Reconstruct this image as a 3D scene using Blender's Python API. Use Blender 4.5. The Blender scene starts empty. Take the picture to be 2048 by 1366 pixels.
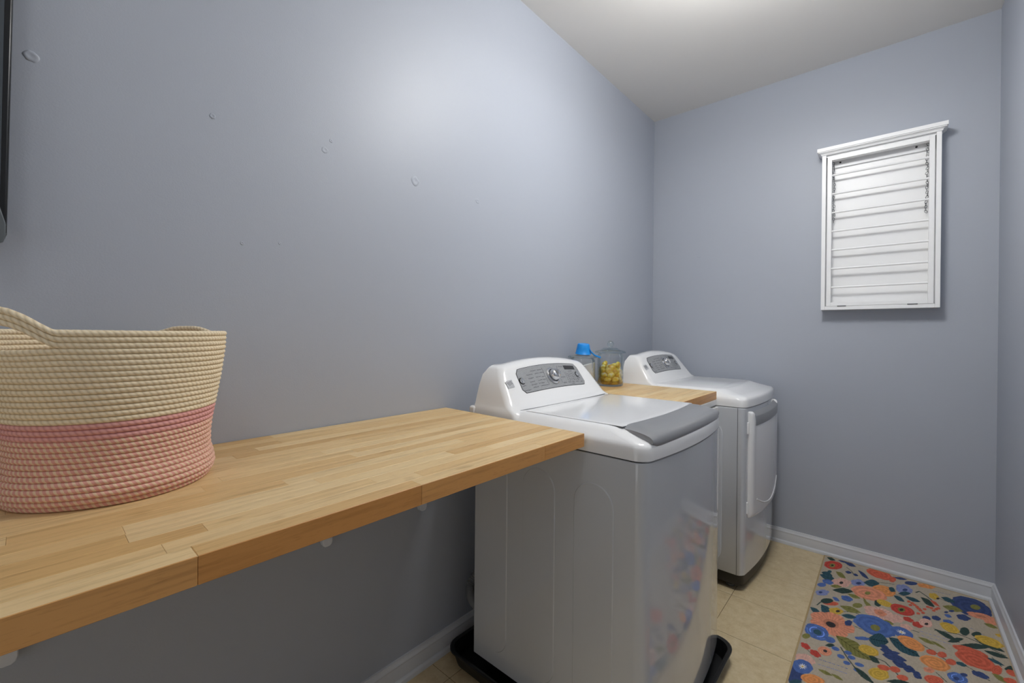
import bpy, math, random
import numpy as np
from mathutils import Vector, Matrix

C = bpy.context.scene.collection
S = bpy.context.scene
PI = math.pi
random.seed(7)

# ------------------------------------------------------------------ camera
# metres; x from the left wall to the right, y = 0 at the back wall, z = 0 at the floor
f_px, yaw, pitch, roll = 858.91, .7221, .0018, .0095
CAM = Vector((1.2783, -2.9725, 1.2222))
fw = Vector((-math.sin(yaw) * math.cos(pitch), math.cos(yaw) * math.cos(pitch), -math.sin(pitch)))
r0 = Vector((math.cos(yaw), math.sin(yaw), 0))
u0 = r0.cross(fw)
rt = r0 * math.cos(roll) + u0 * math.sin(roll)
up = u0 * math.cos(roll) - r0 * math.sin(roll)
cd = bpy.data.cameras.new('camera')
cam = bpy.data.objects.new('camera', cd)
C.objects.link(cam)
m = Matrix((rt, up, -fw)).transposed().to_4x4()
m.translation = CAM
cam.matrix_world = m
cd.sensor_width = 36
cd.sensor_fit = 'HORIZONTAL'
cd.lens = f_px * 36 / 2048
cd.shift_y = -15.6 / 2048
cd.clip_start = .02
S.camera = cam

# ------------------------------------------------------------------ world, light, exposure
w = bpy.data.worlds.new('world')
S.world = w
w.use_nodes = True
bg = w.node_tree.nodes['Background']
bg.inputs[0].default_value = (.97, .985, 1.0, 1)
bg.inputs[1].default_value = .85
LAMP_XYZ = (.98, -1.47)      # flush ceiling lamp, just above the frame
LAMP_SIDE, LAMP_BOTTOM, LAMP_TOP, FILL_REAR = 40.0, 36.0, 13.0, 9.5   # glow of the drum shade's side, lower and upper diffusers, then the added rear fill
vs = S.view_settings
vs.view_transform = 'Standard'
vs.look = 'None'
vs.gamma = 1
vs.use_curve_mapping = False
vs.exposure = 0.29
S.cycles.use_denoising = True
S.cycles.max_bounces = 10
S.cycles.diffuse_bounces = 5
S.cycles.transparent_max_bounces = 24
S.cycles.caustics_reflective = False
S.cycles.caustics_refractive = False

W, H, Y0 = 1.6517, 2.74, -4.4   # room width, height, y of the open end behind the camera


# ------------------------------------------------------------------ materials
def lin(c):
    return tuple((v / 255 / 12.92 if v / 255 <= .04045 else ((v / 255 + .055) / 1.055) ** 2.4) for v in c) + (1,)


MATS = {}


def mat(name, rgb, rough=.5, metal=0, spec=.5, coat=0, trans=0, ior=1.5):
    if name in MATS:
        return MATS[name]
    mt = bpy.data.materials.new(name)
    mt.use_nodes = True
    b = mt.node_tree.nodes['Principled BSDF']
    b.inputs['Base Color'].default_value = lin(rgb)
    b.inputs['Roughness'].default_value = rough
    b.inputs['Metallic'].default_value = metal
    b.inputs['Specular IOR Level'].default_value = spec
    b.inputs['Coat Weight'].default_value = coat
    b.inputs['Coat Roughness'].default_value = .06
    b.inputs['Transmission Weight'].default_value = trans
    b.inputs['IOR'].default_value = ior
    MATS[name] = mt
    return mt


def nd(mt, kind, **kw):
    n = mt.node_tree.nodes.new(kind)
    for k, v in kw.items():
        if k in n.inputs:
            n.inputs[k].default_value = v
        else:
            setattr(n, k, v)
    return n


def lk(mt, a, b):
    mt.node_tree.links.new(a, b)


def bsdf(mt):
    return mt.node_tree.nodes['Principled BSDF']


def pos_node(mt, scale=(1, 1, 1), rand=False):
    """world position (optionally shifted per object), scaled"""
    g = nd(mt, 'ShaderNodeNewGeometry')
    out = g.outputs['Position']
    if rand:
        oi = nd(mt, 'ShaderNodeObjectInfo')
        ml = nd(mt, 'ShaderNodeMath', operation='MULTIPLY')
        ml.inputs[1].default_value = 37.0
        lk(mt, oi.outputs['Random'], ml.inputs[0])
        ad = nd(mt, 'ShaderNodeVectorMath', operation='ADD')
        lk(mt, out, ad.inputs[0])
        lk(mt, ml.outputs[0], ad.inputs[1])
        out = ad.outputs[0]
    mp = nd(mt, 'ShaderNodeMapping')
    mp.inputs['Scale'].default_value = scale
    lk(mt, out, mp.inputs['Vector'])
    return mp.outputs[0]


def noise(mt, vec, scale, detail=3, rough=.5):
    n = nd(mt, 'ShaderNodeTexNoise', Scale=scale, Detail=detail, Roughness=rough)
    lk(mt, vec, n.inputs['Vector'])
    return n.outputs['Fac']


def ramp(mt, fac, stops):
    r = nd(mt, 'ShaderNodeValToRGB')
    e = r.color_ramp.elements
    while len(e) < len(stops):
        e.new(.5)
    for q, (p, c) in zip(e, stops):
        q.position = p
        q.color = lin(c) if max(c) > 1.01 else tuple(c) + (1,)
    lk(mt, fac, r.inputs[0])
    return r.outputs[0]


def bump(mt, fac, strength, dist=.001, prev=None):
    b = nd(mt, 'ShaderNodeBump', Strength=strength, Distance=dist)
    lk(mt, fac, b.inputs['Height'])
    if prev:
        lk(mt, prev, b.inputs['Normal'])
    lk(mt, b.outputs[0], bsdf(mt).inputs['Normal'])
    return b.outputs[0]


def mixc(mt, fac, a, b, mode='MIX'):
    n = nd(mt, 'ShaderNodeMix', data_type='RGBA', blend_type=mode)
    for sock, v in ((n.inputs[0], fac), (n.inputs[6], a), (n.inputs[7], b)):
        if hasattr(v, 'links'):
            lk(mt, v, sock)
        else:
            sock.default_value = v
    return n.outputs[2]


# painted drywall, satin, with roller stipple
m_wall = mat('wall_paint', (170, 175, 185), .46, spec=.4)
p_ = pos_node(m_wall)
b_ = bump(m_wall, noise(m_wall, p_, 260, 2), .22, .0008)
bump(m_wall, noise(m_wall, p_, 24, 3), .10, .002, b_)
m_ceil = mat('ceiling_paint', (226, 223, 218), .85, spec=.2)
bump(m_ceil, noise(m_ceil, pos_node(m_ceil), 300, 2), .12, .0008)
m_trim = mat('white_trim', (205, 207, 211), .32)
m_rackw = mat('white_painted_wood', (240, 240, 240), .35)
bump(m_rackw, noise(m_rackw, pos_node(m_rackw, (1, 1, 14)), 45, 3), .08, .0006)
# appliance enamel
m_white = mat('white_enamel', (196, 199, 203), .10, spec=.5, coat=.9)
bump(m_white, noise(m_white, pos_node(m_white), 40, 1), .006, .001)
m_whitep = mat('white_plastic', (234, 234, 234), .14, spec=.5, coat=.3)
m_seam = mat('dark_seam', (32, 33, 35), .7)
m_silver = mat('silver_plastic', (150, 151, 153), .30, metal=.25)
m_panel = mat('brushed_silver', (166, 167, 168), .34, metal=.35)
lk(m_panel, ramp(m_panel, noise(m_panel, pos_node(m_panel, (40, 3, 40)), 30, 4), [(.3, (146, 147, 148)), (.7, (180, 181, 182))]), bsdf(m_panel).inputs['Base Color'])
m_chrome = mat('chrome', (205, 206, 208), .14, metal=.95)
m_chain = mat('steel_chain', (120, 121, 124), .25, metal=.9)
m_print = mat('grey_print', (92, 93, 96), .6)
m_display = mat('dark_display', (42, 42, 44), .15)
m_badge = mat('badge_grey', (182, 183, 185), .35, metal=.2)
m_blackp = mat('black_plastic', (20, 20, 21), .42)
m_toe = mat('black_toe_kick', (34, 31, 28), .45)
m_hose = mat('grey_hose', (118, 120, 122), .55)
m_hinge = mat('dark_hinge', (85, 86, 90), .4, metal=.6)
m_bracket = mat('bracket_grey', (214, 218, 226), .4)
m_tvframe = mat('screen_black', (22, 23, 25), .3)
m_tvface = mat('screen_grey', (74, 80, 86), .25)
m_tvchin = mat('screen_chin_grey', (96, 101, 104), .35)
m_blue = mat('blue_plastic', (28, 146, 232), .38)
m_cab = mat('white_cabinet', (226, 226, 224), .35)
m_dark = mat('dark_void', (10, 10, 10), .9)
m_powder = mat('white_powder', (240, 239, 236), .9)
bump(m_powder, noise(m_powder, pos_node(m_powder), 700, 2), .4, .001)
m_pod = mat('yellow_pod', (226, 188, 40), .14, coat=.4)
bsdf(m_pod).inputs['Subsurface Weight'].default_value = .35
bsdf(m_pod).inputs['Subsurface Radius'].default_value = (.02, .014, .004)
pn = noise(m_pod, pos_node(m_pod, rand=True), 38, 1)
lk(m_pod, ramp(m_pod, pn, [(.30, (214, 166, 18)), (.45, (234, 206, 60)), (.58, (244, 230, 124)), (.70, (248, 243, 216))]), bsdf(m_pod).inputs['Base Color'])
m_podbase = mat('amber_refraction', (176, 132, 12), .2)  # pod yellow refracted by the thick jar base, put into the colour
lk(m_podbase, ramp(m_podbase, noise(m_podbase, pos_node(m_podbase), 60, 2), [(.35, (140, 96, 6)), (.65, (205, 165, 40))]), bsdf(m_podbase).inputs['Base Color'])


def thin_glass(name, tint, base=.06):
    mt = bpy.data.materials.new(name)
    mt.use_nodes = True
    nt = mt.node_tree
    nt.nodes.clear()
    o = nt.nodes.new('ShaderNodeOutputMaterial')
    t = nt.nodes.new('ShaderNodeBsdfTransparent')
    t.inputs[0].default_value = tint
    g = nt.nodes.new('ShaderNodeBsdfGlossy')
    g.inputs['Roughness'].default_value = .03
    g.inputs[0].default_value = (.9, .95, .97, 1)
    fr = nt.nodes.new('ShaderNodeLayerWeight')
    fr.inputs[0].default_value = .22
    mu = nt.nodes.new('ShaderNodeMath')
    mu.operation = 'MULTIPLY_ADD'
    mu.inputs[1].default_value = .62
    mu.inputs[2].default_value = base
    mu.use_clamp = True
    nt.links.new(fr.outputs['Fresnel'], mu.inputs[0])
    mx = nt.nodes.new('ShaderNodeMixShader')
    nt.links.new(mu.outputs[0], mx.inputs[0])
    nt.links.new(t.outputs[0], mx.inputs[1])
    nt.links.new(g.outputs[0], mx.inputs[2])
    nt.links.new(mx.outputs[0], o.inputs[0])
    return mt


m_glass = thin_glass('clear_glass', (.99, .994, .994, 1), .02)
m_glasst = thin_glass('thick_glass', (.90, .93, .935, 1), .08)


def wood_mat(name, dark, mid, light):
    mt = mat(name, mid, .42, spec=.4)
    g = noise(mt, pos_node(mt, (1, .045, 1), True), 95, 5, .6)
    g2 = noise(mt, pos_node(mt, (1, .10, 1), True), 420, 2, .5)
    oi = nd(mt, 'ShaderNodeObjectInfo')
    base = ramp(mt, oi.outputs['Random'], [(0, dark), (.3, mid), (.62, light), (.8, mid), (1, tuple(int(a * .5 + b * .5) for a, b in zip(mid, light)))])
    grain = ramp(mt, g, [(.28, (.70, .66, .60)), (.5, (.98, .98, .97)), (.75, (1.0, 1.0, 1.0))])
    c = mixc(mt, .85, base, grain, 'MULTIPLY')
    pore = ramp(mt, g2, [(.30, (.80, .76, .70)), (.42, (1.0, 1.0, 1.0))])
    c = mixc(mt, .6, c, pore, 'MULTIPLY')
    k = noise(mt, pos_node(mt, (1, .35, 1), True), 26, 1)
    c = mixc(mt, .5, c, ramp(mt, k, [(.22, (.55, .46, .34)), (.30, (1.0, 1.0, 1.0))]), 'MULTIPLY')
    lk(mt, c, bsdf(mt).inputs['Base Color'])
    bump(mt, g2, .08, .0004)
    return mt


m_wood = wood_mat('butcher_block', (208, 170, 114), (220, 187, 134), (229, 203, 156))
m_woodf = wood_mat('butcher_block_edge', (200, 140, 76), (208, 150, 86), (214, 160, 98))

m_tile = mat('beige_tile', (196, 180, 148), .42)
tn = noise(m_tile, pos_node(m_tile, (1, 1, 1), True), 26, 6, .65)
tn2 = noise(m_tile, pos_node(m_tile, (1, 1, 1), True), 150, 3, .6)
c_ = ramp(m_tile, tn, [(.3, (202, 180, 140)), (.5, (212, 193, 154)), (.72, (221, 204, 170))])
c_ = mixc(m_tile, .5, c_, ramp(m_tile, tn2, [(.3, (.86, .84, .80)), (.6, (1.0, 1.0, 1.0))]), 'MULTIPLY')
lk(m_tile, c_, bsdf(m_tile).inputs['Base Color'])
bump(m_tile, tn2, .06, .0006)
m_grout = mat('brown_grout', (104, 86, 60), .9)

# cotton rope: u runs along the rope (in turns), v around it
def rope_mat(name, c1, c2, two):
    mt = mat(name, c1, .85, spec=.15)
    uv = nd(mt, 'ShaderNodeUVMap', uv_map='rope')
    sx = nd(mt, 'ShaderNodeSeparateXYZ')
    lk(mt, uv.outputs[0], sx.inputs[0])
    ad = nd(mt, 'ShaderNodeMath', operation='ADD')
    sl = nd(mt, 'ShaderNodeMath', operation='MULTIPLY')
    sl.inputs[1].default_value = 2.0
    lk(mt, sx.outputs[1], sl.inputs[0])
    lk(mt, sx.outputs[0], ad.inputs[0])
    lk(mt, sl.outputs[0], ad.inputs[1])
    si = nd(mt, 'ShaderNodeMath', operation='MULTIPLY')
    si.inputs[1].default_value = 2 * PI
    lk(mt, ad.outputs[0], si.inputs[0])
    sn = nd(mt, 'ShaderNodeMath', operation='SINE')
    lk(mt, si.outputs[0], sn.inputs[0])
    h = nd(mt, 'ShaderNodeMath', operation='MULTIPLY_ADD')
    h.inputs[1].default_value = .5
    h.inputs[2].default_value = .5
    lk(mt, sn.outputs[0], h.inputs[0])
    if two:
        base = ramp(mt, h.outputs[0], [(.40, c1), (.75, c2)])
    else:
        base = ramp(mt, h.outputs[0], [(.0, tuple(int(v * .93) for v in c1)), (.35, c1), (1, c2)])
    n = noise(mt, pos_node(mt), 1500, 2)
    base = mixc(mt, .5, base, ramp(mt, n, [(.3, (.78, .78, .78)), (.65, (1.0, 1.0, 1.0))]), 'MULTIPLY')
    lk(mt, base, bsdf(mt).inputs['Base Color'])
    b = bump(mt, h.outputs[0], .38, .0011)
    bump(mt, n, .25, .0006, b)
    return mt


m_ropec = rope_mat('cream_rope', (240, 221, 186), (246, 231, 202), False)
m_ropep = rope_mat('pink_rope', (228, 166, 160), (234, 178, 172), False)
m_ropem = rope_mat('pink_and_cream_rope', (226, 166, 152), (236, 208, 178), True)

m_rug = mat('rug_print', (222, 208, 190), .9, spec=.1)
ca = nd(m_rug, 'ShaderNodeVertexColor', layer_name='print')
rn = noise(m_rug, pos_node(m_rug, (1, 1, 1)), 480, 2)
lk(m_rug, mixc(m_rug, .55, ca.outputs[0], ramp(m_rug, rn, [(.3, (.70, .70, .70)), (.62, (1.0, 1.0, 1.0))]), 'MULTIPLY'), bsdf(m_rug).inputs['Base Color'])
bump(m_rug, rn, .5, .0015)
m_bind = mat('tan_binding', (178, 154, 112), .9)


def lamp_mat(name, power):
    mt = mat(name, (235, 233, 228), .6)
    bsdf(mt).inputs['Emission Color'].default_value = (.985, .99, .985, 1)
    bsdf(mt).inputs['Emission Strength'].default_value = power
    return mt


# ------------------------------------------------------------------ mesh helpers
class MB:
    """collects quads; build() links them as ONE mesh object"""

    def __init__(s):
        s.v, s.f, s.uv = [], [], None

    def add(s, vs_, fs):
        o = len(s.v)
        s.v += [tuple(p) for p in vs_]
        s.f += [tuple(i + o for i in q) for q in fs]
        return s

    def box(s, x0, x1, y0, y1, z0, z1, ch=0):
        x0, x1 = min(x0, x1), max(x0, x1)
        y0, y1 = min(y0, y1), max(y0, y1)
        z0, z1 = min(z0, z1), max(z0, z1)
        if not ch:
            return s.add([(x0, y0, z0), (x1, y0, z0), (x1, y1, z0), (x0, y1, z0), (x0, y0, z1), (x1, y0, z1), (x1, y1, z1), (x0, y1, z1)],
                         [(0, 3, 2, 1), (4, 5, 6, 7), (0, 1, 5, 4), (1, 2, 6, 5), (2, 3, 7, 6), (3, 0, 4, 7)])
        c = min(ch, (x1 - x0) / 2.1, (y1 - y0) / 2.1, (z1 - z0) / 2.1)

        def ring(i, z):
            return [(x0 + i, y0 + i, z), (x1 - i, y0 + i, z), (x1 - i, y1 - i, z), (x0 + i, y1 - i, z)]

        def oct_(i, z, k):
            a, b, d, e = x0 + i, x1 - i, y0 + i, y1 - i
            return [(a + k, d, z), (b - k, d, z), (b, d + k, z), (b, e - k, z), (b - k, e, z), (a + k, e, z), (a, e - k, z), (a, d + k, z)]
        return s.loft([oct_(c, z0, c * .4), oct_(0, z0 + c, c), oct_(0, z1 - c, c), oct_(c, z1, c * .4)])

    def loft(s, rings, cap=True, closed=True):
        n = len(rings[0])
        o = len(s.v)
        for r in rings:
            s.v += [tuple(p) for p in r]
        for k in range(len(rings) - 1):
            for i in range(n if closed else n - 1):
                j = (i + 1) % n
                s.f.append((o + k * n + i, o + k * n + j, o + (k + 1) * n + j, o + (k + 1) * n + i))
        if cap:
            s.f.append(tuple(o + i for i in range(n))[::-1])
            s.f.append(tuple(o + (len(rings) - 1) * n + i for i in range(n)))
        return s

    def lathe(s, prof, cen, seg=32, axis=None, cap=False):
        """prof: (radius, height) pairs around axis (default z) through cen"""
        cen = Vector(cen)
        ax = Vector(axis or (0, 0, 1)).normalized()
        t = Vector((1, 0, 0)) if abs(ax.x) < .9 else Vector((0, 1, 0))
        e1 = (t - ax * t.dot(ax)).normalized()
        e2 = ax.cross(e1)
        rings = [[cen + ax * h + (e1 * math.cos(2 * PI * i / seg) + e2 * math.sin(2 * PI * i / seg)) * max(r, 1e-5) for i in range(seg)] for r, h in prof]
        return s.loft(rings, cap=cap)

    def tube(s, pts, rad, seg=10, closed=False, cap=True):
        pts = [Vector(p) for p in pts]
        n = len(pts)
        rings = []
        prev = None
        for i, p in enumerate(pts):
            a = pts[(i - 1) % n] if closed or i else p
            b = pts[(i + 1) % n] if closed or i < n - 1 else p
            d = (b - a).normalized()
            if prev is None:
                t = Vector((0, 0, 1)) if abs(d.z) < .9 else Vector((1, 0, 0))
                e1 = (t - d * t.dot(d)).normalized()
            else:
                e1 = (prev - d * prev.dot(d)).normalized()
            prev = e1
            e2 = d.cross(e1)
            r = rad(i) if callable(rad) else rad
            rings.append([p + (e1 * math.cos(2 * PI * k / seg) + e2 * math.sin(2 * PI * k / seg)) * r for k in range(seg)])
        if closed:
            rings.append(rings[0])
        return s.loft(rings, cap=cap and not closed)

    def prism(s, poly, lo, hi, axis='z'):
        """extrude a 2-D polygon; axis x: (y,z), y: (x,z), z: (x,y)"""
        def p3(p, h):
            return {'x': (h, p[0], p[1]), 'y': (p[0], h, p[1]), 'z': (p[0], p[1], h)}[axis]
        return s.loft([[p3(p, lo) for p in poly], [p3(p, hi) for p in poly]])

    def build(s, name, material, parent=None, smooth=None, bevel=0, seg=2):
        org = Vector((0, 0, 0))
        q = parent
        while q is not None:
            org += q.location
            q = q.parent
        me = bpy.data.meshes.new(name)
        me.from_pydata([(a - org.x, b - org.y, c - org.z) for a, b, c in s.v], [], s.f)
        import bmesh
        bm = bmesh.new()
        bm.from_mesh(me)
        bmesh.ops.recalc_face_normals(bm, faces=bm.faces)
        bm.to_mesh(me)
        bm.free()
        me.materials.append(material)
        if smooth is not None:
            me.shade_smooth()
            me.set_sharp_from_angle(angle=math.radians(smooth))
        o = bpy.data.objects.new(name, me)
        C.objects.link(o)
        if parent:
            o.parent = parent
        if bevel:
            b = o.modifiers.new('bevel', 'BEVEL')
            b.width = bevel
            b.segments = seg
            b.limit_method = 'ANGLE'
            b.angle_limit = math.radians(40)
            me.shade_smooth()
            me.set_sharp_from_angle(angle=math.radians(50))
        return o


def bx(name, material, parent, x0, x1, y0, y1, z0, z1, bevel=0):
    return MB().box(x0, x1, y0, y1, z0, z1).build(name, material, parent, bevel=bevel)


def tag(o, label, cat, group=None):
    o['label'] = label
    o['category'] = cat
    if group:
        o['group'] = group
    return o


def thing(name, loc, label, cat, group=None):
    o = bpy.data.objects.new(name, None)
    o.location = loc
    o.empty_display_size = .05
    C.objects.link(o)
    return tag(o, label, cat, group)


def struct(o):
    o['kind'] = 'structure'
    return o


# ------------------------------------------------------------------ room shell
T = .1
floor = struct(bx('floor', m_grout, None, -T, W + T, Y0, T, -.08, -.0012))
ceiling = struct(bx('ceiling', m_ceil, None, -T, W + T, Y0, T, H, H + T))
wall_left = struct(bx('wall_left', m_wall, None, -T, 0, Y0, T, -.0012, H))
wall_back = struct(bx('wall_back', m_wall, None, 0, W, 0, T, -.0012, H))
# the wall behind the camera, unseen; its doorway is added to admit fill light
wall_front = struct(MB().box(0, .42, Y0, Y0 + T, -.0012, H).box(1.34, W, Y0, Y0 + T, -.0012, H).box(.42, 1.34, Y0, Y0 + T, 2.08, H).build('wall_front', m_wall))
wall_right = struct(bx('wall_right', m_wall, None, W, W + T, Y0, T, -.0012, H))

ts, g_ = .3045, .0009
xs_ = [.728 + ts * k for k in range(-3, 5)]
ys_ = [-.164 - (ts - .003) * k for k in range(-1, 15)]
for a, b in zip(xs_, xs_[1:]):
    for d, c in zip(ys_, ys_[1:]):
        x0, x1, y0, y1 = max(a + g_, 0), min(b - g_, W), max(c + g_, Y0), min(d - g_, 0)
        if x1 - x0 > .01 and y1 - y0 > .01:
            MB().box(x0, x1, y0, y1, -.0012, 0, .0005).build('tile', m_tile, floor)


def base_profile(sign=1):
    """(distance from wall, height): ogee-topped baseboard with shoe moulding"""
    return [(0, 0), (.024, 0), (.0245, .006), (.022, .014), (.016, .0185), (.013, .019), (.013, .055), (.0115, .060), (.0115, .064), (.013, .067), (.0105, .073), (.007, .078), (.006, .083), (.0, .084)]


pr = base_profile()
struct(MB().loft([[(d, Y0, z) for d, z in pr], [(d, -d, z) for d, z in pr]]).build('baseboard_left', m_trim, smooth=35))
struct(MB().loft([[(d, -d, z) for d, z in pr], [(W - d, -d, z) for d, z in pr]]).build('baseboard_back', m_trim, smooth=35))
struct(MB().loft([[(W - d, -d, z) for d, z in pr], [(W - d, Y0, z) for d, z in pr]]).build('baseboard_right', m_trim, smooth=35))

# filled screw holes and popped anchors left from a removed shelf, painted over
def plaster(y, z, r, h, parent, axis, seed):
    rnd = random.Random(seed)
    wob = [1 + rnd.uniform(-.12, .12) for _ in range(20)]
    rings = []
    for q, hh in ((1.05, -.0004), (.9, h * .5), (.72, h * .85), (.45, h * .7), (.2, h * .3)):
        if axis == 'x':
            rings.append([(hh, y + r * q * wob[i] * math.cos(2 * PI * i / 20), z + r * q * wob[i] * math.sin(2 * PI * i / 20)) for i in range(20)])
        else:
            rings.append([(y + r * q * wob[i] * math.cos(2 * PI * i / 20), -hh, z + r * q * wob[i] * math.sin(2 * PI * i / 20)) for i in range(20)])
    return MB().loft(rings).build('plaster_patch', m_wall, parent, smooth=60)


for k, (y, z, r, h) in enumerate(((-2.9666, 1.760, .011, .0022), (-2.664, 1.758, .007, .0018), (-2.053, 1.7615, .017, .0022), (-1.744, 1.763, .010, .0018),
                                  (-2.596, 1.451, .005, .0015), (-2.503, 1.465, .004, .0015), (-2.379, 1.766, .010, .0014), (-2.36, 1.80, .006, .0014))):
    plaster(y, z, r, h, wall_left, 'x', k)
plaster(.3163, 1.747, .012, .0014, wall_back, 'y', 30)

# flush ceiling lamp (above the frame): gives the room its light
lx, ly = LAMP_XYZ
lamp = thing('ceiling_lamp', (lx, ly, H), 'round semi-flush ceiling lamp with a frosted drum shade above the washer', 'lamp')
MB().lathe([(.065, 0), (.065, -.012), (.055, -.022), (.011, -.024), (.011, -.13), (.001, -.13)], (lx, ly, H), 28).build('canopy', m_chrome, lamp, smooth=40)
shade = MB().lathe([(.168, -.13), (.170, -.135), (.170, -.245), (.168, -.25)], (lx, ly, H), 40).build('drum_shade', lamp_mat('shade_fabric', LAMP_SIDE), lamp, smooth=60)
MB().lathe([(.0005, -.252), (.12, -.2515), (.168, -.2495)], (lx, ly, H), 40).build('lower_diffuser', lamp_mat('lower_glass', LAMP_BOTTOM), lamp, smooth=60)
MB().lathe([(.012, -.128), (.12, -.1285), (.168, -.1305)], (lx, ly, H), 40).build('upper_diffuser', lamp_mat('upper_glass', LAMP_TOP), lamp, smooth=60)


lamp = thing('ceiling_lamp', (lx, -3.45, H), 'unseen fill lamp with frosted bowl, added on the ceiling behind the camera', 'lamp')  # invented lamp out of view, there only to brighten the walls
MB().lathe([(.165, 0), (.165, -.018), (.155, -.025), (.02, -.025)], (lx, -3.45, H), 40, cap=True).build('canopy', m_chrome, lamp, smooth=40)
MB().lathe([(.15, -.025), (.146, -.05), (.13, -.075), (.10, -.096), (.06, -.108), (.02, -.112), (.001, -.1125)], (lx, -3.45, H), 32).build('bowl', lamp_mat('fill_bowl', FILL_REAR), lamp, smooth=60)


# ------------------------------------------------------------------ butcher-block worktops
def worktop(root, x1, y0, y1, ztop, th, roww, seed, fixed=()):
    rnd = random.Random(seed)
    n = round(x1 / roww)
    rw = (x1 - .003) / n
    for k in range(n):
        a = .003 + k * rw
        first, last = k == 0, k == n - 1
        y = y0
        cuts = sorted(c for r, c in fixed if r == n - 1 - k)
        joints = []
        if cuts:
            joints = cuts
        else:
            y = y0 + rnd.uniform(.1, .5)
            while y < y1 - .12:
                joints.append(y)
                y += rnd.uniform(.26, .62)
        ys = [y0] + joints + [y1]
        for c, d in zip(ys, ys[1:]):
            e = .00012
            MB().box(a + e, a + rw - e, c + e, d - e, ztop - th, ztop - rnd.uniform(0, .00012), .0004 if not last else .0008).build('stave', m_wood, root)
            if last:                      # front edge faces get a deeper orange
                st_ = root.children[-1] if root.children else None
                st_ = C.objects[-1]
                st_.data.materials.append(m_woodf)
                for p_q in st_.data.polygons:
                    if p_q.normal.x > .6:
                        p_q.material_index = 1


CT = .9346
top1 = thing('worktop', (.31, -2.9, CT - .038), 'long butcher-block worktop along the left wall, carrying the rope basket', 'worktop')
worktop(top1, .6195, -4.05, -1.9045, CT, .038, .0365, 3,
        fixed=((0, -3.3), (0, -2.825), (0, -2.477), (0, -2.092), (1, -3.15), (1, -2.85), (1, -2.444), (2, -2.527), (2, -2.797), (2, -3.2), (2, -2.2),
               (3, -2.878), (3, -3.25), (3, -2.3), (4, -2.877), (4, -2.6), (4, -2.15), (11, -2.394), (11, -2.8), (11, -3.3), (13, -2.194), (13, -2.6), (13, -3.2)))
ST = .947
top2 = thing('worktop', (.32, -.97, ST - .038), 'short butcher-block worktop between washer and dryer, carrying two jars', 'worktop')
worktop(top2, .6465, -1.195, -.745, ST, .038, .036, 11)

for y, lab in ((-2.992, 'grey shelf bracket at the left edge of the frame under the worktop'),
               (-2.369, 'grey shelf bracket under the middle of the long worktop'),
               (-2.017, 'grey shelf bracket under the worktop nearest to the washer')):
    br = thing('shelf_bracket', (0, y, .9), lab, 'bracket', 'brackets holding up the long worktop')
    hw = .015
    zb = .577
    pts = [(y - hw, CT - .038), (y - hw, zb + .012), (y - hw * .8, zb + .004), (y - hw * .4, zb), (y + hw * .4, zb), (y + hw * .8, zb + .004), (y + hw, zb + .012), (y + hw, CT - .038)]
    MB().prism(pts, .0, .02, 'x').build('wall_leg', m_bracket, br, bevel=.002)
    pts = [(.02, y - hw), (.40, y - hw), (.412, y - hw * .6), (.412, y + hw * .6), (.40, y + hw), (.02, y + hw)]
    MB().prism(pts, CT - .043, CT - .038, 'z').build('arm', m_bracket, br, bevel=.001)
    for z in (.64, .74, .84):
        MB().lathe([(.006, 0), (.005, .003), (.001, .004)], (.02, y, z), 12, (1, 0, 0), cap=True).build('screw', m_chrome, br, smooth=50)


# ------------------------------------------------------------------ laundry machines
def plan(x0, xa, bow, y0, hw, r, s=0, f=0, n=40):
    """bowed-front outline: rear x0, apex xa, bow depth, centre y0, half width hw, corner radius r; s / f inset sides / front"""
    h = hw - s
    out = [(x0, y0 - h)]
    for i in range(n + 1):
        a = -PI / 2 + PI * i / n
        t = math.sin(a)
        y = h * t
        x = xa - f - bow * (y / hw) ** 2
        d = abs(y) - (h - r)
        if d > 0:
            x -= r - math.sqrt(max(r * r - d * d, 0))
        out.append((x, y0 + y))
    out.append((x0, y0 + h))
    return out


def ring(pl, z):
    return [(x, y, z) for x, y in pl]


ZC = [(.920, .346, .338), (.945, .339, .335), (.957, .327, .332), (.966, .313, .329), (.9745, .302, .326), (1.00, .2853, .320), (1.05, .2537, .307), (1.09, .2284, .290),
      (1.102, .2208, .281), (1.111, .213, .276), (1.117, .202, .270), (1.1205, .188, .260), (1.122, .172, .246)]


def console_front(z):
    for (a, xa, _), (b, xb, _) in zip(ZC, ZC[1:]):
        if a <= z <= b:
            return xa + (xb - xa) * (z - a) / (b - a)


def console_arch(dy, z):
    return z - .024 * min((dy / .27) ** 2, 1.3) * ((z - .92) / .2)


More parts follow.
